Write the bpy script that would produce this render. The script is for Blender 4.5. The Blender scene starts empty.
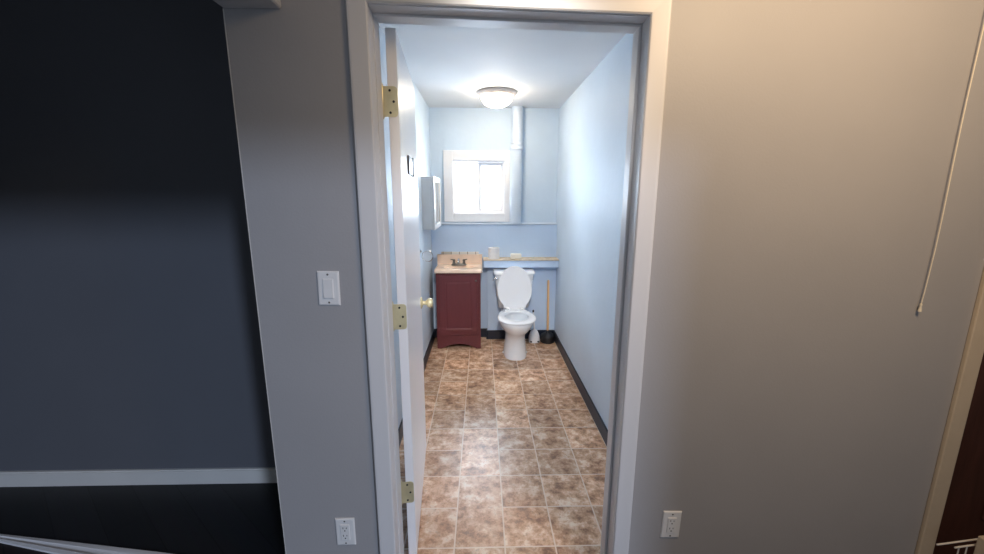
import bpy, bmesh, math, random
from mathutils import Vector, Matrix

sc = bpy.context.scene
C = sc.collection
PI = math.pi
random.seed(7)

# ------------------------------------------------------------------ camera
cam_d = bpy.data.cameras.new('camera')
cam_d.sensor_width = 36.0
cam_d.lens = 36.0 * 408.0 / 984.0
cam_d.clip_start = 0.02
cam = bpy.data.objects.new('camera', cam_d)
C.objects.link(cam)
P_, Y_, R_ = math.radians(11.36), math.radians(1.4), math.radians(0.1)
fwd = Vector((math.sin(Y_) * math.cos(P_), math.cos(Y_) * math.cos(P_), -math.sin(P_)))
rt = Vector((math.cos(Y_), -math.sin(Y_), 0))
up = rt.cross(fwd)
rt2 = rt * math.cos(R_) + up * math.sin(R_)
up2 = up * math.cos(R_) - rt * math.sin(R_)
m = Matrix((rt2, up2, -fwd)).transposed().to_4x4()
m.translation = Vector((0, 0, 1.54))
cam.matrix_world = m
sc.camera = cam
sc.cycles.max_bounces = 16
sc.cycles.diffuse_bounces = 10

SKY_DIM, SKY_BRIGHT = 0.5, 5.0
# ------------------------------------------------------------------ world, sun, lights, exposure
w = bpy.data.worlds.new('sky')
sc.world = w
w.use_nodes = True
bg = w.node_tree.nodes['Background']
# overcast sky: bright beyond the bathroom window (towards +Y), set much dimmer behind the viewer
bg.inputs['Color'].default_value = (0.70, 0.82, 1.0, 1)
_tc = w.node_tree.nodes.new('ShaderNodeTexCoord')
_sp = w.node_tree.nodes.new('ShaderNodeSeparateXYZ')
_mr = w.node_tree.nodes.new('ShaderNodeMapRange')
_mr.inputs['From Min'].default_value = 0.3
_mr.inputs['From Max'].default_value = 0.8
_mr.inputs['To Min'].default_value = SKY_DIM
_mr.inputs['To Max'].default_value = SKY_BRIGHT
w.node_tree.links.new(_tc.outputs['Generated'], _sp.inputs[0])
w.node_tree.links.new(_sp.outputs['Y'], _mr.inputs['Value'])
w.node_tree.links.new(_mr.outputs['Result'], bg.inputs['Strength'])

def lamp(name, kind, loc, energy, col, direction=None, **kw):
    d = bpy.data.lights.new(name, kind)
    d.energy = energy
    d.color = col
    for k, v in kw.items():
        setattr(d, k, v)
    o = bpy.data.objects.new(name, d)
    C.objects.link(o)
    o.location = loc
    if direction is not None:
        o.rotation_euler = Vector(direction).to_track_quat('-Z', 'Y').to_euler()
    return o

# daylight falling through the wide opening added behind the camera
lamp('sun_through_rear_opening', 'SUN', (4, -5, 5), 1.22, (0.60, 0.74, 1.0), (-0.67, 1.0, -0.37), angle=math.radians(4.5))
# sky seen through the basement window
lamp('window_daylight', 'AREA', (-0.03, 4.66, 1.66), 74, (0.76, 0.88, 1.0), (0, -1, -0.12), shape='RECTANGLE', size=0.9, size_y=0.85)
# the ceiling bulb of the front room, above the picture
lamp('front_room_spot', 'SPOT', (1.05, 0.30, 2.5), 86, (1.0, 0.73, 0.45), (0.06, 1.1, -0.75), shadow_soft_size=0.22, spot_size=math.radians(148), spot_blend=1.0)
# added fill spot through the doorway, lifting the dim lower half of the bathroom
lamp('added_doorway_fill', 'SPOT', (0.12, 0.10, 2.55), 260, (1.0, 0.95, 0.90), (0.0, 3.5, -2.12), shadow_soft_size=0.12, spot_size=math.radians(28.5), spot_blend=0.8)

vs = sc.view_settings
vs.view_transform = 'Standard'
vs.look = 'None'
vs.gamma = 1.0
vs.use_curve_mapping = False
vs.exposure = 0.0

# ------------------------------------------------------------------ materials
def srgb(r, g, b):
    f = lambda c: (c / 255 / 12.92) if c / 255 <= 0.04045 else ((c / 255 + 0.055) / 1.055) ** 2.4
    return (f(r), f(g), f(b), 1)

def new_mat(name):
    mt = bpy.data.materials.new(name)
    mt.use_nodes = True
    nt = mt.node_tree
    b = nt.nodes['Principled BSDF']
    return mt, nt, b

def mat(name, col, rough=0.5, var=0.06, scale=6.0, bump=0.0, bscale=60.0, metal=0.0, spec=0.5, rvar=0.0, stretch=None):
    """plain painted / plastic / metal surface with a little procedural variation"""
    mt, nt, b = new_mat(name)
    L = nt.links.new
    b.inputs['Roughness'].default_value = rough
    b.inputs['Metallic'].default_value = metal
    b.inputs['Specular IOR Level'].default_value = spec
    tc = nt.nodes.new('ShaderNodeTexCoord')
    src = tc.outputs['Object']
    if stretch:
        mp = nt.nodes.new('ShaderNodeMapping')
        mp.inputs['Scale'].default_value = stretch
        L(src, mp.inputs['Vector'])
        src = mp.outputs['Vector']
    n = nt.nodes.new('ShaderNodeTexNoise')
    n.inputs['Scale'].default_value = scale
    n.inputs['Detail'].default_value = 5
    L(src, n.inputs['Vector'])
    r = nt.nodes.new('ShaderNodeValToRGB')
    r.color_ramp.elements[0].position = 0.3
    r.color_ramp.elements[1].position = 0.7
    r.color_ramp.elements[0].color = tuple(c * (1 - var) for c in col[:3]) + (1,)
    r.color_ramp.elements[1].color = tuple(min(1, c * (1 + var)) for c in col[:3]) + (1,)
    L(n.outputs['Fac'], r.inputs['Fac'])
    L(r.outputs['Color'], b.inputs['Base Color'])
    if bump:
        n2 = nt.nodes.new('ShaderNodeTexNoise')
        n2.inputs['Scale'].default_value = bscale
        n2.inputs['Detail'].default_value = 3
        L(src, n2.inputs['Vector'])
        bp = nt.nodes.new('ShaderNodeBump')
        bp.inputs['Strength'].default_value = bump
        bp.inputs['Distance'].default_value = 0.01
        L(n2.outputs['Fac'], bp.inputs['Height'])
        L(bp.outputs['Normal'], b.inputs['Normal'])
    if rvar:
        mr = nt.nodes.new('ShaderNodeMapRange')
        mr.inputs['To Min'].default_value = rough - rvar
        mr.inputs['To Max'].default_value = rough + rvar
        L(n.outputs['Fac'], mr.inputs['Value'])
        L(mr.outputs['Result'], b.inputs['Roughness'])
    return mt

M = {}
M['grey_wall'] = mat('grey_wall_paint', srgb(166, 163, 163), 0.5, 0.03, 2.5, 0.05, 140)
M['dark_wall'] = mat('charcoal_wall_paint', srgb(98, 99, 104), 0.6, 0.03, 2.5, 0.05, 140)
M['blue_wall'] = mat('pale_blue_wall_paint', srgb(204, 218, 231), 0.55, 0.03, 3.0, 0.16, 22, spec=0.3, rvar=0.06)
M['blue_low'] = mat('lifted_pale_blue_paint', srgb(203, 222, 245), 0.4, 0.03, 3.0, 0.10, 30)  # same paint as the upper wall, lightened in colour to offset the shade there
M['ceiling'] = mat('white_ceiling_paint', srgb(222, 222, 222), 0.7, 0.02, 3.0, 0.06, 60)
M['trim'] = mat('white_trim_paint', srgb(214, 212, 212), 0.4, 0.02, 2.0)
M['door'] = mat('white_door_gloss', srgb(236, 235, 236), 0.28, 0.02, 3.0, 0.02, 30)
M['base_white'] = mat('grey_white_baseboard', srgb(212, 208, 202), 0.5, 0.03, 5)
M['base_dark'] = mat('slate_blue_baseboard', srgb(25, 34, 52), 0.4, 0.08, 8)
M['beige_trim'] = mat('beige_trim_paint', srgb(196, 180, 158), 0.5, 0.05, 8, 0.05, 60)
M['brass'] = mat('aged_brass', srgb(216, 204, 164), 0.32, 0.10, 30, metal=0.5)
M['dark'] = mat('black_recess', srgb(20, 19, 18), 0.6, 0.1, 20)
M['plate'] = mat('white_plastic', srgb(226, 224, 222), 0.35, 0.02, 10)
M['porcelain'] = mat('white_porcelain', srgb(240, 242, 245), 0.12, 0.01, 4, spec=0.6)
M['seat'] = mat('white_seat_plastic', srgb(240, 240, 242), 0.25, 0.01, 4)
M['water'] = mat('toilet_bowl_water', srgb(150, 165, 175), 0.05, 0.02, 4)
M['chrome'] = mat('chrome', srgb(210, 210, 212), 0.15, 0.03, 10, metal=1.0)
M['steel'] = mat('dull_steel', srgb(120, 116, 108), 0.3, 0.1, 20, metal=0.9)
M['rubber'] = mat('black_rubber', srgb(26, 27, 32), 0.5, 0.1, 10)
M['paper'] = mat('white_paper', srgb(236, 232, 230), 0.9, 0.03, 60, 0.1, 200)
M['soap'] = mat('cream_soap', srgb(240, 234, 220), 0.4, 0.03, 20)
M['card'] = mat('brown_cardboard', srgb(150, 120, 90), 0.8, 0.1, 30)
M['cord'] = mat('off_white_cotton', srgb(226, 216, 196), 0.9, 0.06, 300)
M['wire'] = mat('white_coated_wire', srgb(226, 220, 212), 0.35, 0.03, 30)
M['pvc'] = mat('pale_blue_pipe_paint', srgb(206, 216, 228), 0.35, 0.02, 8, 0.04, 40)
M['vinyl'] = mat('white_window_vinyl', srgb(240, 238, 238), 0.35, 0.02, 8)
M['ring_metal'] = mat('off_white_enamel_rim', srgb(228, 214, 204), 0.4, 0.03, 30)
M['sign'] = mat('dark_sign_face', srgb(70, 72, 80), 0.3, 0.05, 20)
M['brown_door'] = mat('dark_brown_wood', srgb(66, 38, 30), 0.45, 0.25, 7, 0.04, 40, stretch=(6, 6, 0.6))
M['cherry'] = mat('dark_cherry_laminate', srgb(102, 47, 52), 0.4, 0.07, 5, 0.02, 40, stretch=(8, 8, 0.8))
M['counter'] = mat('tan_cultured_marble', srgb(244, 216, 192), 0.22, 0.10, 9)
M['tan'] = mat('worn_tan_shelf_top', srgb(206, 188, 164), 0.55, 0.18, 22)
M['handle_wood'] = mat('light_varnished_wood', srgb(232, 186, 136), 0.4, 0.12, 14, stretch=(10, 10, 1))
M['plug'] = mat('clay_brown_cap', srgb(120, 95, 75), 0.5, 0.2, 40)

def lit_glass():
    mt, nt, b = new_mat('lit_frosted_glass')
    b.inputs['Base Color'].default_value = (0.95, 0.93, 0.9, 1)
    b.inputs['Emission Color'].default_value = (1.0, 0.87, 0.69, 1)
    n = nt.nodes.new('ShaderNodeTexNoise')
    n.inputs['Scale'].default_value = 8
    mr = nt.nodes.new('ShaderNodeMapRange')
    mr.inputs['To Min'].default_value = 44
    mr.inputs['To Max'].default_value = 50
    nt.links.new(n.outputs['Fac'], mr.inputs['Value'])
    nt.links.new(mr.outputs['Result'], b.inputs['Emission Strength'])
    return mt
M['lit_glass'] = lit_glass()

def pane_glass():
    mt, nt, b = new_mat('window_pane_glass')
    L = nt.links.new
    t = nt.nodes.new('ShaderNodeBsdfTransparent')
    t.inputs['Color'].default_value = (0.96, 0.98, 1, 1)
    g = nt.nodes.new('ShaderNodeBsdfGlossy')
    g.inputs['Roughness'].default_value = 0.03
    fr = nt.nodes.new('ShaderNodeFresnel')
    fr.inputs['IOR'].default_value = 1.45
    mx = nt.nodes.new('ShaderNodeMixShader')
    L(fr.outputs['Fac'], mx.inputs['Fac'])
    L(t.outputs['BSDF'], mx.inputs[1])
    L(g.outputs['BSDF'], mx.inputs[2])
    L(mx.outputs['Shader'], nt.nodes['Material Output'].inputs['Surface'])
    return mt
M['glass'] = pane_glass()

def mirror():
    mt, nt, b = new_mat('mirror_glass')
    b.inputs['Base Color'].default_value = (0.88, 0.9, 0.9, 1)
    b.inputs['Metallic'].default_value = 1
    b.inputs['Roughness'].default_value = 0.03
    return mt
M['mirror'] = mirror()

def tile_vinyl():
    """stone-look sheet vinyl: printed square and double-length tiles"""
    mt, nt, b = new_mat('stone_look_tile_vinyl')
    N, L = nt.nodes.new, nt.links.new
    geo = N('ShaderNodeNewGeometry')
    sep = N('ShaderNodeSeparateXYZ')
    L(geo.outputs['Position'], sep.inputs[0])
    def mth(op, a, c=None, d=None):
        n = N('ShaderNodeMath')
        n.operation = op
        for i, v in enumerate((a, c, d)):
            if v is None:
                continue
            if isinstance(v, (int, float)):
                n.inputs[i].default_value = v
            else:
                L(v, n.inputs[i])
        return n.outputs[0]
    TX, TY = 0.2255, 0.2365
    u = mth('DIVIDE', mth('SUBTRACT', sep.outputs['X'], 0.098), TX)
    v = mth('DIVIDE', mth('SUBTRACT', sep.outputs['Y'], 1.546), TY)
    cu = mth('FLOOR', u)
    fu = mth('SUBTRACT', u, cu)
    # every fourth column (the one left of x = 0.098) has double-length tiles
    dbl = mth('COMPARE', mth('FLOORED_MODULO', cu, 4.0), 3.0, 0.1)
    cv1, cv2 = mth('FLOOR', v), mth('FLOOR', mth('MULTIPLY', v, 0.5))
    fv1 = mth('SUBTRACT', v, cv1)
    fv2 = mth('MULTIPLY', mth('SUBTRACT', mth('MULTIPLY', v, 0.5), cv2), 2.0)
    def mixv(a, c):
        return mth('ADD', mth('MULTIPLY', a, mth('SUBTRACT', 1.0, dbl)), mth('MULTIPLY', c, dbl))
    cv = mixv(cv1, mth('ADD', cv2, 50.0))
    fv = mixv(fv1, fv2)
    top = mth('ADD', 1.0, dbl)
    eu = mth('MULTIPLY', mth('MINIMUM', fu, mth('SUBTRACT', 1.0, fu)), TX)
    ev = mth('MULTIPLY', mth('MINIMUM', fv, mth('SUBTRACT', top, fv)), TY)
    edge = mth('MINIMUM', eu, ev)
    gm = N('ShaderNodeMapRange')
    gm.inputs['From Min'].default_value = 0.0022
    gm.inputs['From Max'].default_value = 0.0042
    gm.inputs['To Min'].default_value = 1
    gm.inputs['To Max'].default_value = 0
    L(edge, gm.inputs['Value'])
    grout = gm.outputs['Result']
    cid = N('ShaderNodeCombineXYZ')
    L(cu, cid.inputs[0]); L(cv, cid.inputs[1])
    wn = N('ShaderNodeTexWhiteNoise')
    wn.noise_dimensions = '3D'
    L(cid.outputs[0], wn.inputs['Vector'])
    # per-tile shifted marble noise
    off = N('ShaderNodeVectorMath'); off.operation = 'SCALE'
    off.inputs['Scale'].default_value = 9.0
    L(wn.outputs['Color'], off.inputs[0])
    add = N('ShaderNodeVectorMath'); add.operation = 'ADD'
    L(geo.outputs['Position'], add.inputs[0]); L(off.outputs[0], add.inputs[1])
    n1 = N('ShaderNodeTexNoise')
    n1.inputs['Scale'].default_value = 12
    n1.inputs['Detail'].default_value = 10
    n1.inputs['Roughness'].default_value = 0.72
    n1.inputs['Distortion'].default_value = 0.12
    L(add.outputs[0], n1.inputs['Vector'])
    ramp = N('ShaderNodeValToRGB')
    e = ramp.color_ramp.elements
    e[0].position, e[0].color = 0.36, srgb(132, 98, 78)
    e[1].position, e[1].color = 0.72, srgb(240, 228, 214)
    for p, c in ((0.44, (180, 140, 112)), (0.50, (204, 168, 140)), (0.55, (216, 184, 158)), (0.60, (234, 212, 192))):
        k = e.new(p); k.color = srgb(*c)
    n2 = N('ShaderNodeTexNoise')
    n2.inputs['Scale'].default_value = 42
    n2.inputs['Detail'].default_value = 6
    n2.inputs['Roughness'].default_value = 0.7
    L(add.outputs[0], n2.inputs['Vector'])
    n3 = N('ShaderNodeTexNoise')
    n3.inputs['Scale'].default_value = 34
    n3.inputs['Detail'].default_value = 8
    n3.inputs['Roughness'].default_value = 0.75
    L(add.outputs[0], n3.inputs['Vector'])
    L(mth('ADD', n1.outputs['Fac'], mth('MULTIPLY', mth('SUBTRACT', n3.outputs['Fac'], 0.5), 0.32)), ramp.inputs['Fac'])
    fr = N('ShaderNodeMapRange')
    fr.inputs['From Min'].default_value = 0.56
    fr.inputs['From Max'].default_value = 0.70
    fr.inputs['To Max'].default_value = 0.55
    L(n2.outputs['Fac'], fr.inputs['Value'])
    mx1 = N('ShaderNodeMix'); mx1.data_type = 'RGBA'
    L(fr.outputs['Result'], mx1.inputs['Factor'])
    L(ramp.outputs['Color'], mx1.inputs[6])
    mx1.inputs[7].default_value = srgb(120, 98, 86)
    hs = N('ShaderNodeHueSaturation')
    hs.inputs['Saturation'].default_value = 1.12
    vr = N('ShaderNodeMapRange')
    vr.inputs['To Min'].default_value = 0.82
    vr.inputs['To Max'].default_value = 1.2
    L(wn.outputs['Value'], vr.inputs['Value'])
    L(vr.outputs['Result'], hs.inputs['Value'])
    L(mx1.outputs[2], hs.inputs['Color'])
    mx2 = N('ShaderNodeMix'); mx2.data_type = 'RGBA'
    L(mth('MULTIPLY', grout, 0.92), mx2.inputs['Factor'])
    L(hs.outputs['Color'], mx2.inputs[6])
    mx2.inputs[7].default_value = srgb(232, 214, 196)
    L(mx2.outputs[2], b.inputs['Base Color'])
    b.inputs['Roughness'].default_value = 0.32
    bp = N('ShaderNodeBump')
    bp.inputs['Strength'].default_value = 0.12
    bp.inputs['Distance'].default_value = 0.006
    L(mth('SUBTRACT', n1.outputs['Fac'], grout), bp.inputs['Height'])
    L(bp.outputs['Normal'], b.inputs['Normal'])
    return mt
M['tile'] = tile_vinyl()

def plank_floor(name, c1, c2, rough):
    mt, nt, b = new_mat(name)
    N, L = nt.nodes.new, nt.links.new
    geo = N('ShaderNodeNewGeometry')
    mp = N('ShaderNodeMapping')
    mp.inputs['Rotation'].default_value = (0, 0, math.radians(40))
    L(geo.outputs['Position'], mp.inputs['Vector'])
    br = N('ShaderNodeTexBrick')
    br.inputs['Scale'].default_value = 1.0
    br.inputs['Brick Width'].default_value = 1.2
    br.inputs['Row Height'].default_value = 0.15
    br.inputs['Mortar Size'].default_value = 0.002
    br.inputs['Color1'].default_value = c1
    br.inputs['Color2'].default_value = c2
    br.inputs['Mortar'].default_value = (0.003, 0.003, 0.003, 1)
    L(mp.outputs['Vector'], br.inputs['Vector'])
    mp2 = N('ShaderNodeMapping')
    mp2.inputs['Scale'].default_value = (2, 40, 1)
    L(mp.outputs['Vector'], mp2.inputs['Vector'])
    n = N('ShaderNodeTexNoise')
    n.inputs['Scale'].default_value = 2
    n.inputs['Detail'].default_value = 5
    L(mp2.outputs['Vector'], n.inputs['Vector'])
    mx = N('ShaderNodeMix'); mx.data_type = 'RGBA'; mx.blend_type = 'MULTIPLY'
    mx.inputs['Factor'].default_value = 0.5
    L(br.outputs['Color'], mx.inputs[6]); L(n.outputs['Color'], mx.inputs[7])
    L(mx.outputs[2], b.inputs['Base Color'])
    b.inputs['Roughness'].default_value = rough
    return mt
M['black_floor'] = plank_floor('black_plank_floor', srgb(36, 36, 40), srgb(28, 29, 32), 0.55)
M['red_floor'] = plank_floor('reddish_brown_floor', srgb(54, 36, 32), srgb(46, 32, 30), 0.55)

def mosaic():
    mt, nt, b = new_mat('cream_mosaic_edging')
    N, L = nt.nodes.new, nt.links.new
    tc = N('ShaderNodeTexCoord')
    br = N('ShaderNodeTexBrick')
    br.inputs['Scale'].default_value = 1.0
    br.inputs['Brick Width'].default_value = 0.085
    br.inputs['Row Height'].default_value = 0.2
    br.inputs['Mortar Size'].default_value = 0.004
    br.inputs['Bias'].default_value = -0.3
    br.offset = 0.0
    br.inputs['Color1'].default_value = srgb(232, 222, 208)
    br.inputs['Color2'].default_value = srgb(176, 158, 138)
    br.inputs['Mortar'].default_value = srgb(150, 128, 106)
    L(tc.outputs['Object'], br.inputs['Vector'])
    L(br.outputs['Color'], b.inputs['Base Color'])
    b.inputs['Roughness'].default_value = 0.4
    return mt
M['mosaic'] = mosaic()

# ------------------------------------------------------------------ mesh helpers
class MB:
    def __init__(self):
        self.bm = bmesh.new()
        self.smooth = False
    def box(self, x0, x1, y0, y1, z0, z1, bev=0.0, seg=2):
        r = bmesh.ops.create_cube(self.bm, size=1)
        vs_ = r['verts']
        for v in vs_:
            v.co = Vector(((x0 + x1) / 2 + v.co.x * (x1 - x0), (y0 + y1) / 2 + v.co.y * (y1 - y0), (z0 + z1) / 2 + v.co.z * (z1 - z0)))
        if bev:
            es = list({e for v in vs_ for e in v.link_edges})
            bmesh.ops.bevel(self.bm, geom=es, offset=bev, segments=seg, affect='EDGES', profile=0.5)
        return self
    def rings(self, rings, cap0=True, cap1=True, closed=True):
        """loft through a list of rings (each a list of points)"""
        vv = [[self.bm.verts.new(p) for p in r] for r in rings]
        n = len(vv[0])
        for a, b_ in zip(vv, vv[1:]):
            for i in range(n if closed else n - 1):
                j = (i + 1) % n
                self.bm.faces.new((a[i], a[j], b_[j], b_[i]))
        if cap0:
            self.bm.faces.new(list(reversed(vv[0])))
        if cap1:
            self.bm.faces.new(vv[-1])
        self.smooth = True
        return self
    def lathe(self, prof, c=(0, 0, 0), axis='Z', n=40, caps=True):
        """prof: (radius, height) pairs"""
        rs = []
        for r, h in prof:
            ring = []
            for i in range(n):
                a = 2 * PI * i / n
                x, y = max(r, 1e-4) * math.cos(a), max(r, 1e-4) * math.sin(a)
                p = {'Z': (x, y, h), 'X': (h, x, y), 'Y': (y, h, x)}[axis]
                ring.append((c[0] + p[0], c[1] + p[1], c[2] + p[2]))
            rs.append(ring)
        return self.rings(rs, caps, caps)
    def tube(self, pts, r, n=10):
        pts = [Vector(p) for p in pts]
        rs = []
        prev = None
        for i, p in enumerate(pts):
            t = (pts[min(i + 1, len(pts) - 1)] - pts[max(i - 1, 0)]).normalized()
            if prev is None:
                a = t.orthogonal().normalized()
            else:
                a = (prev - t * prev.dot(t)).normalized()
            prev = a
            b_ = t.cross(a)
            rr = r[i] if isinstance(r, (list, tuple)) else r
            rs.append([p + (a * math.cos(2 * PI * k / n) + b_ * math.sin(2 * PI * k / n)) * rr for k in range(n)])
        return self.rings(rs)
    def prism(self, poly, y0, y1, bev=0.0):
        """poly in XZ extruded along Y"""
        a = [self.bm.verts.new((x, y0, z)) for x, z in poly]
        b_ = [self.bm.verts.new((x, y1, z)) for x, z in poly]
        self.bm.faces.new(a)
        self.bm.faces.new(list(reversed(b_)))
        n = len(poly)
        for i in range(n):
            j = (i + 1) % n
            self.bm.faces.new((a[i], b_[i], b_[j], a[j]))
        if bev:
            es = [e for e in self.bm.edges if e.verts[0].co.y == e.verts[1].co.y and abs(e.verts[0].co.y - y0) < 1e-6]
            bmesh.ops.bevel(self.bm, geom=es, offset=bev, segments=2, affect='EDGES')
        return self
    def build(self, name, material, parent=None, loc=None):
        bm = self.bm
        bmesh.ops.recalc_face_normals(bm, faces=bm.faces)
        me = bpy.data.meshes.new(name)
        bm.to_mesh(me)
        bm.free()
        me.materials.append(M[material] if isinstance(material, str) else material)
        if self.smooth:
            me.polygons.foreach_set('use_smooth', [True] * len(me.polygons))
            try:
                me.set_sharp_from_angle(angle=math.radians(38))
            except Exception:
                pass
        o = bpy.data.objects.new(name, me)
        C.objects.link(o)
        if parent:
            o.parent = parent
        if loc:
            o.location = loc
        return o

def thing(name, label, cat, loc=(0, 0, 0), rz=0.0, group=None):
    o = bpy.data.objects.new(name, None)
    o.empty_display_size = 0.05
    C.objects.link(o)
    o.location = loc
    o.rotation_euler = (0, 0, rz)
    o['label'] = label
    o['category'] = cat
    if group:
        o['group'] = group
    return o

def tag(o, label, cat, group=None):
    o['label'] = label
    o['category'] = cat
    if group:
        o['group'] = group
    return o

def struct(o, label, cat):
    o['kind'] = 'structure'
    o['label'] = label
    o['category'] = cat
    return o

def oval(cx, cy, a, b, z, n=48, p=2.0, egg=0.0):
    """superellipse ring; egg > 0 narrows the -Y end"""
    out = []
    for i in range(n):
        t = 2 * PI * i / n
        c, s = math.cos(t), math.sin(t)
        x = a * math.copysign(abs(c) ** (2 / p), c)
        y = b * math.copysign(abs(s) ** (2 / p), s)
        x *= 1 + egg * (y / b) * 0.5
        out.append((cx + x, cy + y, z))
    return out

# ================================================================== THE SETTING
XL, XR = -0.53, 0.785          # bathroom side walls
YF, YI = 1.355, 1.491            # hall face and bathroom face of the door wall
YB = 4.36                      # upper back wall
DX0, DX1, DZ = -0.338, 0.509, 2.093

struct(MB().box(-0.75, 1.0, 1.42, 4.6, -0.06, 0.0).build('floor', 'tile'),
       'brown stone-look tiled vinyl floor of the small bathroom', 'floor')
# front-room and corridor floors meet along the pale transition strip
bm = MB()
poly = [(-4.5, 2.04), (-4.5, 1.96), (-2.225, 1.655), (-1.389, 1.543), (-0.95, 1.47), (-0.762, 1.40), (-0.762, 2.04)]
va = [bm.bm.verts.new((x, y, 0.0)) for x, y in poly]
vb = [bm.bm.verts.new((x, y, -0.06)) for x, y in poly]
bm.bm.faces.new(va); bm.bm.faces.new(list(reversed(vb)))
for i in range(len(poly)):
    j = (i + 1) % len(poly)
    bm.bm.faces.new((va[i], vb[i], vb[j], va[j]))
struct(bm.build('floor', 'black_floor'), 'near-black plank floor of the side passage at lower left', 'floor')
bm = MB()
poly = [(-4.5, -1.0), (3.2, -1.0), (3.2, 1.45), (1.0, 1.45), (1.0, 1.42), (-0.762, 1.42), (-0.95, 1.47), (-1.389, 1.543), (-2.225, 1.655), (-4.5, 1.96)]
va = [bm.bm.verts.new((x, y, 0.0)) for x, y in poly]
vb = [bm.bm.verts.new((x, y, -0.06)) for x, y in poly]
bm.bm.faces.new(va); bm.bm.faces.new(list(reversed(vb)))
for i in range(len(poly)):
    j = (i + 1) % len(poly)
    bm.bm.faces.new((va[i], vb[i], vb[j], va[j]))
struct(bm.build('floor', 'red_floor'), 'dark reddish brown floor at the bottom left corner', 'floor')

# pale floor transition strip, widening towards the viewer: two raised lips with a shallow channel between
bm = MB()
stations = [((-2.9, 1.748), (-2.9, 1.735)), ((-2.225, 1.663), (-2.19, 1.622)), ((-1.89, 1.617), (-1.87, 1.552)),
            ((-1.389, 1.545), (-1.389, 1.45)), ((-0.785, 1.445), (-0.785, 1.30))]
rs = []
for (a, b_) in stations:
    ring = []
    for k, z in ((0, 0.0), (0.03, 0.008), (0.30, 0.010), (0.40, 0.005), (0.60, 0.005), (0.70, 0.010), (0.97, 0.008), (1, 0.0)):
        ring.append((a[0] + (b_[0] - a[0]) * k, a[1] + (b_[1] - a[1]) * k, z))
    rs.append(ring)
bm.rings(rs)
struct(bm.build('trim_1', 'vinyl'), 'pale transition strip on the dark floor at lower left', 'trim')

# door wall, front-room face (grey) and bathroom face (blue)
def door_wall(y0, y1, x0, x1, matname, name, label):
    b = MB()
    b.box(x0, DX0 - 0.02, y0, y1, 0, 2.7)
    b.box(DX1 + 0.02, x1, y0, y1, 0, 2.7)
    b.box(DX0 - 0.02, DX1 + 0.02, y0, y1, DZ + 0.02, 2.7)
    return struct(b.build(name, matname), label, 'wall')
o = door_wall(YF, YF + 0.07, -0.762, 1.79, 'grey_wall', 'wall_front', 'grey painted wall around the bathroom doorway')
door_wall(YF + 0.07, YI, -0.66, 1.0, 'blue_wall', 'wall_front', 'pale blue bathroom side of the doorway wall')
struct(MB().box(-0.762, -0.66, YF + 0.07, 2.10, 0, 2.7).build('wall_left', 'grey_wall'), 'grey return wall at the corner of the side passage', 'wall')
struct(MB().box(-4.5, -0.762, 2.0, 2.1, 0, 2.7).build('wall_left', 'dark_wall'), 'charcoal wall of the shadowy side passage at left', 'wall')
struct(MB().box(-4.5, -0.762, 1.986, 2.0, 0, 0.078).box(-4.5, -0.762, 1.990, 2.0, 0.078, 0.086).build('baseboard_left', 'base_white'),
       'grey-white baseboard under the charcoal wall', 'baseboard')
# metal corner bead, paint worn off the edge
struct(MB().box(-0.7630, -0.7605, YF - 0.001, YF + 0.003, 0, 2.078).build('trim_2', 'base_white'), 'thin worn corner bead on the grey wall edge', 'trim')
# boxed beam running from the corner towards the viewer
struct(MB().box(-0.762, -0.590, 0.72, YF, 2.078, 2.7, 0.004, 1).build('trim_3', 'trim'), 'off-white boxed beam at the top of the grey corner', 'trim')

# unseen rest of the front room; the rear wall's opening is added to shape daylight
struct(MB().box(-4.6, 3.3, -1.0, 2.1, 2.7, 2.8).build('ceiling', 'ceiling'), 'ceiling of the front room', 'ceiling')
b = MB()
b.box(-4.5, -1.3, -0.9, -0.8, 0, 2.7)
b.box(2.15, 3.3, -0.9, -0.8, 0, 2.7)
b.box(-1.3, 2.15, -0.9, -0.8, 2.50, 2.7)
b.box(-1.3, 2.15, -0.9, -0.8, 0, 0.25)
struct(b.build('wall_rear', 'grey_wall'), 'unseen grey wall behind the viewer, with a wide opening added to shape the daylight', 'wall')
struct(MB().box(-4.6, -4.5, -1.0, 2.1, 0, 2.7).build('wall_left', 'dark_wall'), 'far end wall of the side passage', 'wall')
struct(MB().box(3.2, 3.3, -1.0, 2.2, 0, 2.7).build('wall_right', 'grey_wall'), 'grey end wall of the front room', 'wall')

# door 2: dark brown slab beside the grey wall, with its beige casing
struct(MB().box(1.79, 3.2, YF, YF + 0.07, 2.12, 2.7).build('wall_front', 'grey_wall'), 'grey wall above the brown door', 'wall')
struct(MB().box(1.740, 1.801, YF - 0.016, YF, 0, 2.12, 0.004, 2).box(1.785, 1.801, YF, YF + 0.05, 0, 2.12).build('trim_4', 'beige_trim'),
       'beige door casing down the right edge', 'trim')
d2 = MB().box(1.80, 2.78, YF + 0.03, YF + 0.07, 0.01, 2.12).build('door_2', 'brown_door')
struct(d2, 'dark brown door at the lower right edge', 'door')
MB().box(2.02, 2.62, YF + 0.022, YF + 0.03, 0.25, 1.0, 0.006).build('door_panel', 'brown_door', d2)
MB().box(2.02, 2.62, YF + 0.022, YF + 0.03, 1.15, 1.95, 0.006).build('door_panel', 'brown_door', d2)
struct(MB().box(2.78, 3.2, YF, YF + 0.07, 0, 2.12).build('wall_front', 'grey_wall'), 'grey wall beyond the brown door', 'wall')

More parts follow.
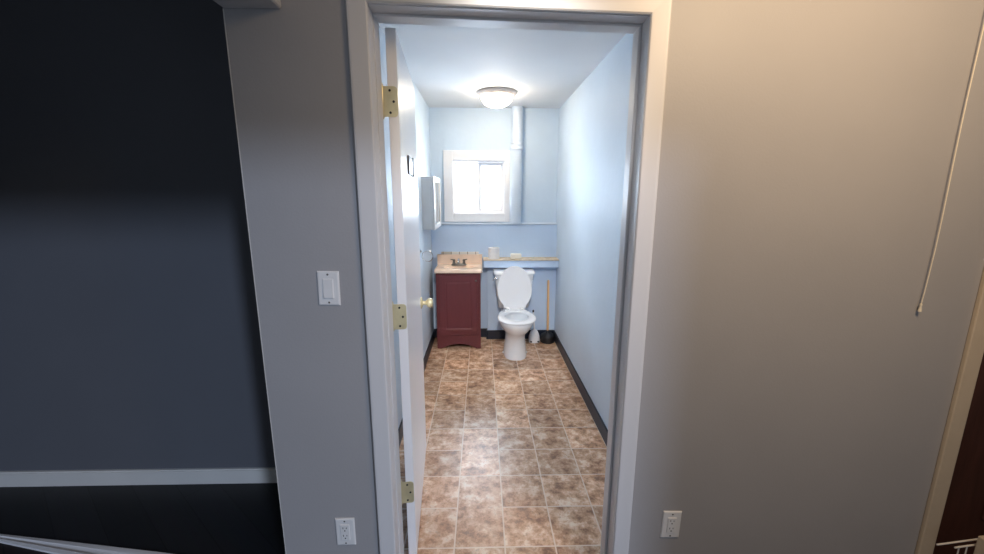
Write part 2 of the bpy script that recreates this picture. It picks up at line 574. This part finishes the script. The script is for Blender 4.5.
# bathroom shell
struct(MB().box(XL - 0.12, XL, YI, 4.7, 0, 2.4).build('wall_left', 'blue_wall'), 'pale blue left wall of the bathroom behind the door', 'wall')
struct(MB().box(XR, XR + 0.12, YI, 4.7, 0, 2.4).build('wall_right', 'blue_wall'), 'pale blue right wall of the bathroom', 'wall')
struct(MB().box(-0.8, 1.05, YI, 4.7, 2.4, 2.5).build('ceiling', 'ceiling'), 'pale bathroom ceiling', 'ceiling')
# upper back wall with the window hole
WX0, WX1, WZ0, WZ1 = -0.306, 0.243, 1.345, 1.89
b = MB()
b.box(XL, WX0, YB, YB + 0.16, 1.2, 2.4)
b.box(WX1, XR, YB, YB + 0.16, 1.2, 2.4)
b.box(WX0, WX1, YB, YB + 0.16, WZ1, 2.4)
b.box(WX0, WX1, YB, YB + 0.16, 1.2, WZ0)
struct(b.build('wall_back', 'blue_wall'), 'pale blue back wall around the small window', 'wall')
# thicker lower half of the back wall (the ledge) with a step beside the vanity
struct(MB().box(XL, 0.055, 4.30, YB + 0.16, 0, 0.89).build('wall_back', 'blue_low'), 'lower blue back wall behind the vanity', 'wall')
struct(MB().box(0.055, XR, 4.235, YB + 0.16, 0, 0.89).build('wall_back', 'blue_low'), 'lower blue back wall behind the toilet', 'wall')
struct(MB().box(XL, XR, 4.270, YB + 0.16, 0.89, 1.25).build('wall_back', 'blue_low'), 'blue half-height wall band under the window ledge', 'wall')
struct(MB().box(XL, XR, 4.260, YB, 1.238, 1.252, 0.004, 2).build('trim_5', 'pvc'), 'thin pale ledge cap below the window', 'trim')

# slate baseboards
struct(MB().box(XR - 0.012, XR, YI, 4.235, 0, 0.10, 0.003, 1).build('baseboard_right', 'base_dark'), 'dark slate baseboard along the right bathroom wall', 'baseboard')
struct(MB().box(XL, XL + 0.012, YI, 4.30, 0, 0.10, 0.003, 1).build('baseboard_left', 'base_dark'), 'dark slate baseboard along the left bathroom wall', 'baseboard')
struct(MB().box(0.055, XR - 0.012, 4.223, 4.235, 0, 0.10, 0.003, 1).build('baseboard_back', 'base_dark'), 'dark slate baseboard behind the toilet', 'baseboard')
struct(MB().box(XL + 0.012, 0.043, 4.288, 4.30, 0, 0.10, 0.003, 1).box(0.043, 0.055, 4.223, 4.30, 0, 0.10).build('baseboard_back', 'base_dark'),
       'dark slate baseboard beside the vanity', 'baseboard')

# window 1
wn_ = struct(thing('window_1', 'small bright sliding window with white casing', 'window', (0, 0, 0)), 'small bright sliding window with white casing', 'window')
b = MB()
OX0, OX1, OZ0, OZ1 = -0.396, 0.290, 1.262, 1.988
yc0, yc1 = YB - 0.022, YB
b.box(OX0, WX0 + 0.004, yc0, yc1, OZ0, OZ1, 0.003, 1)
b.box(WX1 - 0.004, OX1, yc0, yc1, OZ0, OZ1, 0.003, 1)
b.box(WX0 + 0.004, WX1 - 0.004, yc0, yc1, WZ1 - 0.004, OZ1, 0.003, 1)
b.box(WX0 + 0.004, WX1 - 0.004, yc0, yc1, OZ0, WZ0 + 0.004, 0.003, 1)
b.build('casing', 'vinyl', wn_)
b = MB()
t = 0.016
b.box(WX0, WX0 + t, YB, YB + 0.15, WZ0, WZ1)
b.box(WX1 - t, WX1, YB, YB + 0.15, WZ0, WZ1)
b.box(WX0 + t, WX1 - t, YB, YB + 0.15, WZ1 - t, WZ1)
b.box(WX0 + t, WX1 - t, YB, YB + 0.15, WZ0, WZ0 + t)
b.build('frame', 'vinyl', wn_)
def sash(x0, x1, y, z0, z1, tk):
    s = MB()
    s.box(x0, x0 + tk, y, y + 0.02, z0, z1)
    s.box(x1 - tk, x1, y, y + 0.02, z0, z1)
    s.box(x0 + tk, x1 - tk, y, y + 0.02, z1 - tk, z1)
    s.box(x0 + tk, x1 - tk, y, y + 0.02, z0, z0 + tk)
    so = s.build('sash', 'vinyl', wn_)
    MB().box(x0 + tk, x1 - tk, y + 0.008, y + 0.012, z0 + tk, z1 - tk).build('pane', 'glass', so)
sash(WX0 + t, -0.01, YB + 0.105, WZ0 + t, WZ1 - t, 0.014)
sash(-0.04, WX1 - t, YB + 0.08, WZ0 + t, WZ1 - t, 0.032)

# doorway jamb and casing
b = MB()
b.box(DX0 - 0.02, DX0, YF, YI, 0, DZ)
b.box(DX1, DX1 + 0.02, YF, YI, 0, DZ)
b.box(DX0 - 0.02, DX1 + 0.02, YF, YI, DZ, DZ + 0.02)
struct(b.build('trim_6', 'trim'), 'white jamb lining the bathroom doorway', 'trim')
b = MB()
b.box(DX0, DX0 + 0.003, YF + 0.055, YF + 0.10, 0, DZ - 0.008)
b.box(DX1 - 0.010, DX1, YF + 0.055, YF + 0.10, 0, DZ - 0.008, 0.002, 1)
b.box(DX0, DX1, YF + 0.055, YF + 0.10, DZ - 0.008, DZ, 0.002, 1)
struct(b.build('trim_7', 'trim'), 'thin door stop strip inside the jamb', 'trim')
def casing(side):
    b = MB()
    # profile across the board: (offset from opening edge, thickness)
    prof = [(0.0, 0.0), (0.0, 0.010), (0.004, 0.014), (0.010, 0.0145), (0.052, 0.017), (0.058, 0.0165), (0.062, 0.012), (0.062, 0.0)]
    cx0, cx1, cz = DX0 + 0.001, DX1 - 0.001, DZ + 0.002
    def pt(o_, t_, where):
        if where == 'l0': return (cx0 - o_, YF - t_, 0.0)
        if where == 'l1': return (cx0 - o_, YF - t_, cz + o_)
        if where == 'r1': return (cx1 + o_, YF - t_, cz + o_)
        if where == 'r0': return (cx1 + o_, YF - t_, 0.0)
    ends = {'left': ('l0', 'l1'), 'top': ('l1', 'r1'), 'right': ('r1', 'r0')}[side]
    b.rings([[pt(o_, t_, e_) for o_, t_ in prof] for e_ in ends])
    b.smooth = False
    return b
struct(casing('left').build('trim_8', 'trim'), 'white door casing left of the bathroom doorway', 'trim')
struct(casing('right').build('trim_9', 'trim'), 'white door casing right of the bathroom doorway', 'trim')
struct(casing('top').build('trim_10', 'trim'), 'white head casing above the bathroom doorway', 'trim')

# the old doorway is a little out of true: its head drops towards the right
for o in list(C.objects):
    if o.name in ('trim_6', 'trim_7', 'trim_8', 'trim_9', 'trim_10'):
        for v in o.data.vertices:
            if v.co.z > 1.9:
                v.co.z += 0.001 - 0.023 * (v.co.x - DX0) / (DX1 - DX0)

# ------------------------------------------------------------------ the open bathroom door
PIN = (-0.341, 1.502)
door = struct(thing('door_1', 'white bathroom door standing open against the left side', 'door', (PIN[0], PIN[1], 0), math.radians(4.7)),
              'white bathroom door standing open against the left side', 'door')
MB().box(0.020, 0.055, -0.006, 0.786, 0.010, 2.085, 0.0015, 1).build('door_slab', 'door', door)
for hz in (1.853, 1.086, 0.326):
    hb = MB()
    # leaf on the door edge, rounded corners
    x0, x1, hh, r = 0.004, 0.0525, 0.0495, 0.012
    poly = [(x0, hz - hh), (x1 - r, hz - hh)]
    poly += [(x1 - r + r * math.sin(a), hz - hh + r - r * math.cos(a)) for a in (PI / 8, PI / 4, 3 * PI / 8, PI / 2)]
    poly += [(x1 - r + r * math.cos(a), hz + hh - r + r * math.sin(a)) for a in (0.001, PI / 8, PI / 4, 3 * PI / 8, PI / 2)]
    poly += [(x0, hz + hh)]
    hb.prism(poly, -0.0085, -0.0055)
    h = hb.build('hinge', 'brass', door)
    MB().lathe([(0.0035, hz - 0.057), (0.005, hz - 0.053), (0.0062, hz - 0.050), (0.0062, hz + 0.050), (0.005, hz + 0.055), (0.0035, hz + 0.060)],
               (0.0, -0.004, 0), n=16).build('knuckle', 'brass', h)
    for dx, dz in ((0.0, 0.036), (0.012, 0.0), (0.0, -0.036)):
        MB().lathe([(0.0042, -0.0098), (0.0042, -0.0082)], (0.027 + dx, 0, hz + dz), axis='Y', n=12).build('screw', 'dark', h)
def knob(sign):
    s = sign
    x = 0.055 if s > 0 else 0.020
    prof = [(0.032, 0.0), (0.033, 0.003), (0.028, 0.008), (0.013, 0.012), (0.011, 0.026), (0.014, 0.032), (0.022, 0.037), (0.0265, 0.045),
            (0.027, 0.054), (0.024, 0.062), (0.017, 0.067), (0.007, 0.069), (0.0, 0.069)]
    return MB().lathe([(r_, x + s * h_) for r_, h_ in prof], (0, 0.722, 0.945), axis='X', n=28).build('door_knob', 'brass', door)
knob(1); knob(-1)
MB().box(0.028, 0.047, 0.7855, 0.7875, 0.915, 0.975).build('latch_plate', 'brass', door)
# small room sign on the door face
sg = MB().box(0.055, 0.063, 0.24, 0.415, 1.625, 1.700, 0.002, 1).build('door_sign', 'sign', door)
MB().box(0.055, 0.067, 0.415, 0.44, 1.621, 1.704, 0.002, 1).build('sign_edge', 'steel', sg)

# ================================================================== THINGS
# ------------------------------------------------------------------ wall plates on the grey wall
def screw_head(parent, x, z, y):
    b = MB().lathe([(0.0032, y), (0.0034, y - 0.0006), (0.0028, y - 0.0012), (0.0, y - 0.0013)], (x, 0, z), axis='Y', n=12)
    return b.build('screw', 'steel', parent)
def wall_plate(parent):
    b = MB()
    rs = []
    for ins, yy in ((0.0, 0.0), (0.0, -0.003), (0.003, -0.0055), (0.006, -0.006)):
        hw, hh = 0.0363 - ins, 0.0588 - ins
        rs.append([(-hw, yy, -hh), (hw, yy, -hh), (hw, yy, hh), (-hw, yy, hh)])
    b.rings(rs)
    b.smooth = False
    return b.build('plate', 'plate', parent)

sw = thing('light_switch', 'white rocker light switch on the grey wall left of the doorway', 'light switch', (-0.517, YF, 1.231))
sw.rotation_euler = (0, math.radians(0.8), 0)
wall_plate(sw)
b = MB()
b.box(-0.0175, 0.0175, -0.0075, -0.005, -0.034, 0.034, 0.0008, 1)
b.build('switch_frame', 'plate', sw)
b = MB()
pr = [(-0.032, -0.0075), (-0.031, -0.0115), (0.0, -0.0095), (0.031, -0.0085), (0.032, -0.0075)]
b.rings([[(x, y, z) for z, y in pr] for x in (-0.0155, 0.0155)])
b.smooth = False
b.build('rocker', 'plate', sw)
screw_head(sw, 0, 0.048, -0.006); screw_head(sw, 0, -0.048, -0.006)

def outlet(label, x, z, tilt):
    t_ = thing('wall_outlet', label, 'electrical outlet', (x, YF, z), group='white wall outlets')
    t_.rotation_euler = (0, math.radians(tilt), 0)
    wall_plate(t_)
    rc = MB().box(-0.0168, 0.0168, -0.0088, -0.005, -0.0335, 0.0335, 0.001, 1).build('receptacle', 'plate', t_)
    for dz in (0.0165, -0.0165):
        for dx, h_ in ((-0.0064, 0.0072), (0.0064, 0.0058)):
            MB().box(dx - 0.0012, dx + 0.0012, -0.0093, -0.0085, dz + 0.004 - h_ / 2, dz + 0.004 + h_ / 2).build('slot', 'dark', rc)
        MB().lathe([(0.0026, -0.0093), (0.0026, -0.0085)], (0, 0, dz - 0.0075), axis='Y', n=12).build('slot', 'dark', rc)
    screw_head(t_, 0, 0.048, -0.006); screw_head(t_, 0, -0.048, -0.006)
    return t_
outlet('white wall outlet low on the grey wall left of the doorway', -0.526, 0.276, 0.0)
outlet('white wall outlet low on the grey wall right of the doorway', 0.733, 0.282, 1.5)

# ------------------------------------------------------------------ pull cord hanging in front of the grey wall
pc = thing('pull_cord', 'thin off-white pull cord hanging in front of the grey wall at right', 'pull cord', (1.540, 1.3425, 1.162))
pts = []
for i in range(40):
    z = i * 1.55 / 39
    pts.append((0.0012 * math.sin(z * 9) + (-0.006 * max(0, 0.2 - z) / 0.2) + 0.004 * math.sin(z * 19) * max(0, 0.3 - z), 0.001 * math.cos(z * 9), z))
MB().tube(pts, 0.0017, 6).build('cord', 'cord', pc)
x0, y0 = pts[0][0], pts[0][1]
MB().lathe([(0.0, 0.010), (0.0035, 0.007), (0.0042, 0.003), (0.003, -0.001), (0.0045, -0.010), (0.0055, -0.020), (0.0, -0.020)], (x0, y0, 0), n=14).build('tassel_knot', 'cord', pc)

# ------------------------------------------------------------------ white wire rack in front of the brown door
rk = thing('wire_rack', 'white wire rack by the brown door at lower right', 'rack', (1.715, 1.10, 0), math.radians(6.5))
def rod(name, a, b_, r=0.0032, par=rk, mt='wire'):
    return MB().tube([a, b_], r, 8).build(name, mt, par)
rod('rail', (-0.016, 0.15, 0.272), (0.60, 0.15, 0.272))
rod('rail', (0.034, 0.13, 0.272), (0.60, 0.13, 0.276))
rod('rail', (0.40, -0.10, 0.254), (0.60, -0.10, 0.254))
for lx in (0.062, 0.098, 0.30, 0.56):
    rod('upright', (lx, 0.135, 0.0), (lx, 0.135, 0.270), 0.0022)
for lx in (0.57,):
    rod('upright', (lx, -0.10, 0.0), (lx, -0.10, 0.254), 0.0022)
    rod('cross_wire', (lx, -0.10, 0.254), (lx, 0.15, 0.254), 0.0022)
MB().box(0.104, 0.139, 0.085, 0.12, 0.0, 0.325, 0.004, 2).build('post', 'beige_trim', rk)

# ------------------------------------------------------------------ ceiling lamp in the bathroom
cl = thing('ceiling_lamp', 'lit dome ceiling lamp with a metal rim in the bathroom', 'ceiling lamp', (0.128, 3.71, 2.4))
MB().lathe([(0.150, 0.0), (0.168, -0.002), (0.172, -0.007), (0.170, -0.013), (0.160, -0.022), (0.146, -0.034), (0.138, -0.038), (0.134, -0.034), (0.134, 0.0)], n=56).build('rim', 'ring_metal', cl)
MB().lathe([(0.133, -0.030), (0.135, -0.040), (0.132, -0.056), (0.121, -0.078), (0.102, -0.098), (0.076, -0.112), (0.045, -0.120), (0.0, -0.122)], n=56).build('glass_dome', 'lit_glass', cl)
MB().lathe([(0.006, -0.118), (0.011, -0.123), (0.011, -0.127), (0.006, -0.132), (0.004, -0.138), (0.0, -0.140)], n=20).build('finial', 'ring_metal', cl)

# ------------------------------------------------------------------ drain pipe beside the window
dp = thing('drain_pipe', 'pale painted drain pipe rising from the ledge to the ceiling', 'pipe', (0.347, 4.295, 1.252))
MB().lathe([(0.060, 0.0), (0.060, 0.76)], n=36).build('lower_pipe', 'pvc', dp)
MB().lathe([(0.056, 0.76), (0.056, 1.148)], (0.008, 0, 0), n=36).build('upper_pipe', 'pvc', dp)
MB().lathe([(0.060, 0.735), (0.068, 0.740), (0.069, 0.752), (0.0665, 0.756), (0.0665, 0.772), (0.069, 0.776), (0.068, 0.790), (0.057, 0.796)], (0.003, 0, 0), n=36).build('coupling', 'pvc', dp)

# ------------------------------------------------------------------ blue shelf box over the toilet
sh = thing('wall_shelf', 'blue boxed wall shelf with worn tan top behind the toilet', 'shelf', (0.42, 4.235, 0.80))
MB().box(-0.405, 0.365, -0.135, 0.0, 0.012, 0.0845, 0.003, 1).build('apron', 'blue_low', sh)
MB().box(-0.408, 0.365, -0.142, 0.034, 0.085, 0.097, 0.002, 1).build('shelf_top', 'tan', sh)

tp = thing('toilet_paper_roll', 'white toilet paper roll standing upright on the shelf', 'toilet paper', (0.121, 4.165, 0.8975))
MB().lathe([(0.021, 0.0), (0.056, 0.0), (0.0585, 0.002), (0.0585, 0.112), (0.056, 0.114), (0.021, 0.114), (0.021, 0.0)], n=40, caps=False).build('paper', 'paper', tp)
MB().lathe([(0.0195, 0.001), (0.021, 0.001), (0.021, 0.110), (0.0195, 0.110), (0.0195, 0.001)], n=24, caps=False).build('core', 'card', tp)
sp = MB().box(0.291, 0.403, 4.125, 4.185, 0.8975, 0.950, 0.010, 3)
tag(sp.build('soap_bar', 'soap'), 'small cream soap bar lying on the shelf above the toilet', 'soap')

# ------------------------------------------------------------------ vanity
VX0, VX1, VY0, VY1 = -0.458, -0.017, 3.955, 4.258
va_ = thing('bathroom_vanity', 'dark cherry bathroom vanity with a tan sink top', 'vanity', ((VX0 + VX1) / 2, VY0, 0))
hw = (VX1 - VX0) / 2
D = VY1 - VY0
b = MB()
b.box(-hw, -hw + 0.016, 0.018, D, 0, 0.79)
b.box(hw - 0.016, hw, 0.018, D, 0, 0.79)
b.box(-hw + 0.016, hw - 0.016, D - 0.012, D, 0.02, 0.79)
b.box(-hw + 0.016, hw - 0.016, 0.03, D - 0.012, 0.09, 0.105)
b.build('carcass', 'cherry', va_)
# face frame with the arched toe
poly = [(-hw, 0.0), (-hw, 0.79), (hw, 0.79), (hw, 0.0), (hw - 0.045, 0.0)]
for i in range(1, 16):
    k = i / 16
    poly.append((hw - 0.045 - (2 * hw - 0.09) * k, 0.050 * math.sin(PI * k) ** 0.8))
poly.append((-hw + 0.045, 0.0))
MB().prism(poly, 0.0, 0.018, 0.0015).build('face_frame', 'cherry', va_)
dr = MB()
dr.box(-hw + 0.030, hw - 0.030, -0.016, -0.0005, 0.150, 0.765, 0.002, 1)
dr = dr.build('door', 'cherry', va_)
b = MB()
pz0, pz1, px = 0.158, 0.757, hw - 0.038
ring = []
for ins, yy in ((0.0, -0.016), (0.0, -0.0185), (0.055, -0.0185), (0.060, -0.0165), (0.075, -0.0185)):
    ring.append([(-px + ins, yy, pz0 + ins), (px - ins, yy, pz0 + ins), (px - ins, yy, pz1 - ins), (-px + ins, yy, pz1 - ins)])
b.rings(ring); b.smooth = False
b.build('raised_panel', 'cherry', dr)
MB().lathe([(0.005, -0.018), (0.005, -0.028), (0.010, -0.033), (0.011, -0.038), (0.007, -0.042), (0.0, -0.043)], (hw - 0.046, 0, 0.715), axis='Y', n=20).build('knob', 'steel', dr)
# sink top: slab with an oval basin
def sink_top():
    b = MB()
    x0, x1, y0, y1, zt, zb = -hw - 0.012, hw + 0.018, -0.028, D, 0.826, 0.790
    n = 64
    outer, inner = [], []
    cx, cy, a_, b2 = 0.0, 0.125, 0.155, 0.088
    for i in range(n):
        t_ = 2 * PI * i / n
        c_, s_ = math.cos(t_), math.sin(t_)
        inner.append((cx + a_ * c_, cy + b2 * s_))
        # ray to the rectangle edge
        kx = ((x1 - cx) / c_ if c_ > 0 else (x0 - cx) / c_) if abs(c_) > 1e-6 else 1e9
        ky = ((y1 - cy) / s_ if s_ > 0 else (y0 - cy) / s_) if abs(s_) > 1e-6 else 1e9
        k = min(kx, ky)
        outer.append((cx + k * c_, cy + k * s_))
    def shrink(p, d):
        return (min(max(p[0], x0 + d), x1 - d), min(max(p[1], y0 + d), y1 - d))
    rs = [[(*shrink(p, 0.0), zb) for p in outer], [(*shrink(p, 0.0), zt - 0.010) for p in outer], [(*shrink(p, 0.003), zt - 0.003) for p in outer],
          [(*shrink(p, 0.010), zt) for p in outer],
          [(cx + (p[0] - cx) * 1.06, cy + (p[1] - cy) * 1.06, zt) for p in inner],
          [(p[0], p[1], zt - 0.004) for p in inner]]
    for k, z in ((0.93, 0.02), (0.80, 0.05), (0.60, 0.075), (0.30, 0.088), (0.08, 0.09)):
        rs.append([(cx + (p[0] - cx) * k, cy + (p[1] - cy) * k, zt - 0.004 - z) for p in inner])
    b.rings(rs, cap0=False, cap1=True)
    return b
tp_ = sink_top().build('sink_top', 'counter', va_)
MB().lathe([(0.0, 0.0), (0.018, 0.0), (0.018, 0.004), (0.012, 0.005), (0.0, 0.005)], (0, 0.125, 0.732), n=20).build('drain', 'steel', tp_)
bs = MB().box(-hw - 0.012, hw + 0.018, D - 0.020, D + 0.010, 0.820, 0.930, 0.004, 2).build('backsplash', 'counter', va_)
MB().box(-hw + 0.03, hw - 0.02, D - 0.020, D + 0.010, 0.930, 0.956, 0.003, 1).build('edging', 'mosaic', bs)
# faucet: base, two handles, spout
fa = thing('sink_faucet', 'small metal two-handle faucet on the vanity top', 'faucet', (-0.240, VY0 + 0.215, 0.8265))
MB().rings([oval(0, 0, 0.078, 0.024, 0.0, 40, 2.6), oval(0, 0, 0.078, 0.024, 0.010, 40, 2.6), oval(0, 0, 0.070, 0.019, 0.018, 40, 2.6)]).build('base', 'steel', fa)
for s in (-1, 1):
    h = MB().lathe([(0.017, 0.016), (0.016, 0.026), (0.012, 0.034), (0.013, 0.046), (0.015, 0.056), (0.011, 0.063), (0.0, 0.065)], (s * 0.052, 0, 0), n=20).build('handle', 'steel', fa)
    MB().tube([(s * 0.052, 0, 0.056), (s * 0.066, -0.006, 0.062), (s * 0.084, -0.012, 0.064)], [0.006, 0.005, 0.006], 10).build('lever', 'steel', h)
MB().tube([(0, 0.002, 0.014), (0, 0.0, 0.045), (0, -0.012, 0.062), (0, -0.035, 0.068), (0, -0.070, 0.060), (0, -0.084, 0.050), (0, -0.086, 0.040)],
          [0.014, 0.012, 0.011, 0.0105, 0.010, 0.010, 0.0105], 14).build('spout', 'chrome', fa)

# ------------------------------------------------------------------ toilet
TX = 0.322
to = thing('toilet', 'white toilet with its seat lid raised against the tank', 'toilet', (TX, 3.63, 0))
# local: y = 0 at the foot's front edge
def ring_mix(y0, y1, a, z, p=2.2, egg=0.0, n=48):
    return oval(0, (y0 + y1) / 2, a, (y1 - y0) / 2, z, n, p, egg)
b = MB()
rs = [ring_mix(0.000, 0.40, 0.112, 0.0, 2.4), ring_mix(-0.002, 0.40, 0.113, 0.02, 2.4), ring_mix(0.004, 0.40, 0.107, 0.06, 2.3),
      ring_mix(0.000, 0.40, 0.098, 0.14, 2.2), ring_mix(-0.015, 0.41, 0.094, 0.20, 2.1), ring_mix(-0.045, 0.42, 0.100, 0.245, 2.0),
      ring_mix(-0.105, 0.42, 0.125, 0.285, 2.0), ring_mix(-0.155, 0.42, 0.150, 0.325, 2.0), ring_mix(-0.182, 0.42, 0.166, 0.365, 2.0),
      ring_mix(-0.188, 0.42, 0.172, 0.392, 2.0), ring_mix(-0.184, 0.416, 0.168, 0.402, 2.0),
      # over the rim and down into the bowl
      oval(0, 0.055, 0.128, 0.185, 0.402, 48), oval(0, 0.055, 0.118, 0.172, 0.392, 48), oval(0, 0.055, 0.112, 0.164, 0.36, 48),
      oval(0, 0.06, 0.098, 0.142, 0.31, 48), oval(0, 0.07, 0.070, 0.100, 0.26, 48), oval(0, 0.08, 0.035, 0.05, 0.235, 48)]
b.rings(rs)
b.build('bowl', 'porcelain', to)
MB().rings([oval(0, 0.065, 0.086, 0.122, 0.285, 40), oval(0, 0.065, 0.086, 0.122, 0.287, 40)]).build('water', 'water', to)
# deck joining bowl and tank
MB().box(-0.115, 0.115, 0.27, 0.56, 0.330, 0.402, 0.02, 3).build('deck', 'porcelain', to)
# tank, tapering downwards
b = MB()
def rrect(hw_, y0, y1, z, p=7.0):
    return oval(0, (y0 + y1) / 2, hw_, (y1 - y0) / 2, z, 56, p)
b.rings([rrect(0.148, 0.42, 0.575, 0.400), rrect(0.158, 0.40, 0.58, 0.42), rrect(0.176, 0.375, 0.585, 0.56), rrect(0.192, 0.355, 0.590, 0.70), rrect(0.196, 0.352, 0.590, 0.758)])
b.build('tank', 'porcelain', to)
b = MB()
b.rings([rrect(0.200, 0.348, 0.594, 0.757), rrect(0.209, 0.338, 0.596, 0.764), rrect(0.209, 0.338, 0.596, 0.782), rrect(0.204, 0.343, 0.592, 0.790), rrect(0.19, 0.36, 0.575, 0.793)])
b.build('tank_lid', 'porcelain', to)
fl = MB().lathe([(0.013, 0.350), (0.013, 0.342), (0.009, 0.338), (0.0, 0.337)], (-0.178, 0, 0.725), axis='Y', n=18).build('flush_lever', 'chrome', to)
MB().tube([(-0.178, 0.340, 0.725), (-0.190, 0.334, 0.724), (-0.206, 0.335, 0.720), (-0.208, 0.336, 0.704)], [0.007, 0.007, 0.007, 0.008], 10).build('lever_arm', 'chrome', fl)
# seat ring
def seat_ring():
    b = MB()
    def O(k, z):
        return oval(0, 0.034, 0.180 + k, 0.220 + k, z, 56, 2.15)
    def I(k, z):
        return oval(0, 0.054, 0.108 - k, 0.148 - k, z, 56, 2.0)
    rs = [I(0, 0.407), O(-0.004, 0.407), O(0.0, 0.412), O(0.0, 0.419), O(-0.006, 0.426), O(-0.022, 0.430), I(-0.018, 0.430), I(-0.004, 0.425), I(0, 0.417), I(0, 0.407)]
    b.rings(rs, False, False)
    return b
seat_ring().build('seat', 'seat', to)
MB().box(-0.105, 0.105, 0.235, 0.30, 0.404, 0.428, 0.006, 2).build('hinge_bar', 'seat', to)
# raised lid: egg-shaped shell leaning against the tank
b = MB()
hy, hz, tilt = 0.285, 0.430, math.radians(6)
def lid_ring(k, off, n=56):
    out = []
    for i in range(n):
        t_ = 2 * PI * i / n
        c_, s_ = math.cos(t_), math.sin(t_)
        v_ = 0.212 * (1 + s_)                       # height along the lid
        hwid = 0.170 * abs(c_) ** 0.86 * (1.0 - 0.10 * s_)
        if s_ < -0.2:                               # blunt hinge end
            hwid = max(hwid, 0.112 * min(1, abs(c_) * 4))
        x = math.copysign(hwid, c_)
        x, v_ = x * k, 0.212 + (v_ - 0.212) * k
        out.append((x, hy + v_ * math.sin(tilt) + off * math.cos(tilt), hz + v_ * math.cos(tilt) - off * math.sin(tilt)))
    return out
b.rings([lid_ring(0.985, 0.018), lid_ring(1.0, 0.014), lid_ring(1.0, 0.004), lid_ring(0.985, 0.0), lid_ring(0.93, 0.002), lid_ring(0.5, 0.003)])
b.build('seat_lid', 'seat', to)
for s in (-1, 1):
    MB().box(s * 0.07 - 0.018, s * 0.07 + 0.018, 0.236, 0.285, 0.426, 0.446, 0.006, 2).build('hinge_block', 'seat', to)
    MB().lathe([(0.0, -0.010), (0.008, -0.010), (0.009, -0.002), (0.009, 0.0)], (s * 0.092, hy + 0.372 * math.sin(tilt), hz + 0.372 * math.cos(tilt)), axis='Y', n=14).build('bumper', 'seat', to)
    MB().lathe([(0.012, 0.0), (0.012, 0.012), (0.007, 0.020), (0.0, 0.021)], (s * 0.112, 0.20, 0.0), n=14).build('bolt_cap', 'porcelain', to)

# ------------------------------------------------------------------ toilet brush in its white holder
tb = thing('toilet_brush', 'white toilet brush holder on the floor between toilet and plunger', 'toilet brush', (0.553, 4.135, 0))
b = MB()
rs = []
for z, hx, hy_ in ((0.0, 0.058, 0.045), (0.004, 0.060, 0.047), (0.03, 0.060, 0.046), (0.07, 0.056, 0.042), (0.10, 0.046, 0.038), (0.125, 0.034, 0.030), (0.140, 0.018, 0.018)):
    rs.append(oval(0, 0, hx, hy_, z, 40, 2.8))
b.rings(rs)
b.build('holder', 'seat', tb)
for s in (-1, 1):
    MB().lathe([(0.009, -0.049), (0.009, -0.036)], (s * 0.038, 0.0, 0.018), axis='Y', n=14).build('foot_hole', 'dark', tb)
MB().tube([(0, 0, 0.125), (-0.004, 0.0, 0.20), (-0.012, 0.0, 0.30), (-0.016, 0, 0.335)], [0.009, 0.008, 0.008, 0.007], 12).build('brush_handle', 'seat', tb)
MB().lathe([(0.008, 0.330), (0.010, 0.338), (0.009, 0.352), (0.0, 0.356)], (-0.016, 0, 0), n=14).build('handle_tip', 'rubber', tb)

# ------------------------------------------------------------------ plunger in the corner
pl = thing('plunger', 'plunger with wooden handle and black rubber cup in the corner', 'plunger', (0.695, 4.13, 0))
MB().lathe([(0.052, 0.0), (0.072, 0.002), (0.075, 0.012), (0.073, 0.040), (0.076, 0.048), (0.074, 0.070), (0.066, 0.086), (0.046, 0.098), (0.024, 0.106), (0.020, 0.128), (0.016, 0.132), (0.0, 0.132)], n=40).build('cup', 'rubber', pl)
MB().tube([(0, 0, 0.118), (-0.004, 0, 0.40), (-0.008, 0, 0.66), (-0.0085, 0, 0.676)], [0.0125, 0.0125, 0.0125, 0.008], 16).build('handle', 'handle_wood', pl)

# ------------------------------------------------------------------ medicine cabinet on the left wall
mc = thing('medicine_cabinet', 'white medicine cabinet on the left bathroom wall', 'cabinet', (XL, 3.67, 1.235))
MB().box(0.0, 0.090, 0.0, 0.545, 0.0, 0.462, 0.002, 1).build('cabinet_body', 'plate', mc)
b = MB()
fx0, fx1 = 0.091, 0.112
b.box(fx0, fx1, -0.003, 0.045, -0.006, 0.468, 0.006, 2)
b.box(fx0, fx1, 0.500, 0.548, -0.006, 0.468, 0.006, 2)
b.box(fx0, fx1, 0.045, 0.500, 0.420, 0.468, 0.004, 1)
b.box(fx0, fx1, 0.045, 0.500, -0.006, 0.042, 0.004, 1)
df = b.build('door_frame', 'plate', mc)
MB().box(fx0 + 0.003, fx0 + 0.010, 0.045, 0.500, 0.042, 0.420).build('mirror', 'mirror', df)
MB().lathe([(0.006, fx1), (0.006, fx1 + 0.008), (0.009, fx1 + 0.013), (0.0, fx1 + 0.016)], (0, 0.030, 0.05), axis='X', n=14).build('knob', 'plate', df)

# ------------------------------------------------------------------ wire towel ring on the left wall
tr = thing('towel_ring', 'thin chrome towel ring on the left wall beside the vanity', 'towel ring', (XL, 3.44, 1.075))
MB().lathe([(0.020, 0.0), (0.020, 0.006), (0.008, 0.010), (0.007, 0.022)], axis='X', n=18).build('mount', 'chrome', tr)
pts = [(0.022, 0.0, 0.0)]
for i in range(25):
    a = PI / 2 + 2 * PI * i / 24
    pts.append((0.020 + 0.046 + 0.046 * math.cos(a + PI / 2), 0.030 * math.sin(a) * 0 - 0.0, -0.045 + 0.045 * math.sin(a + PI / 2)))
MB().tube(pts[1:], 0.0042, 8).build('ring', 'chrome', tr)
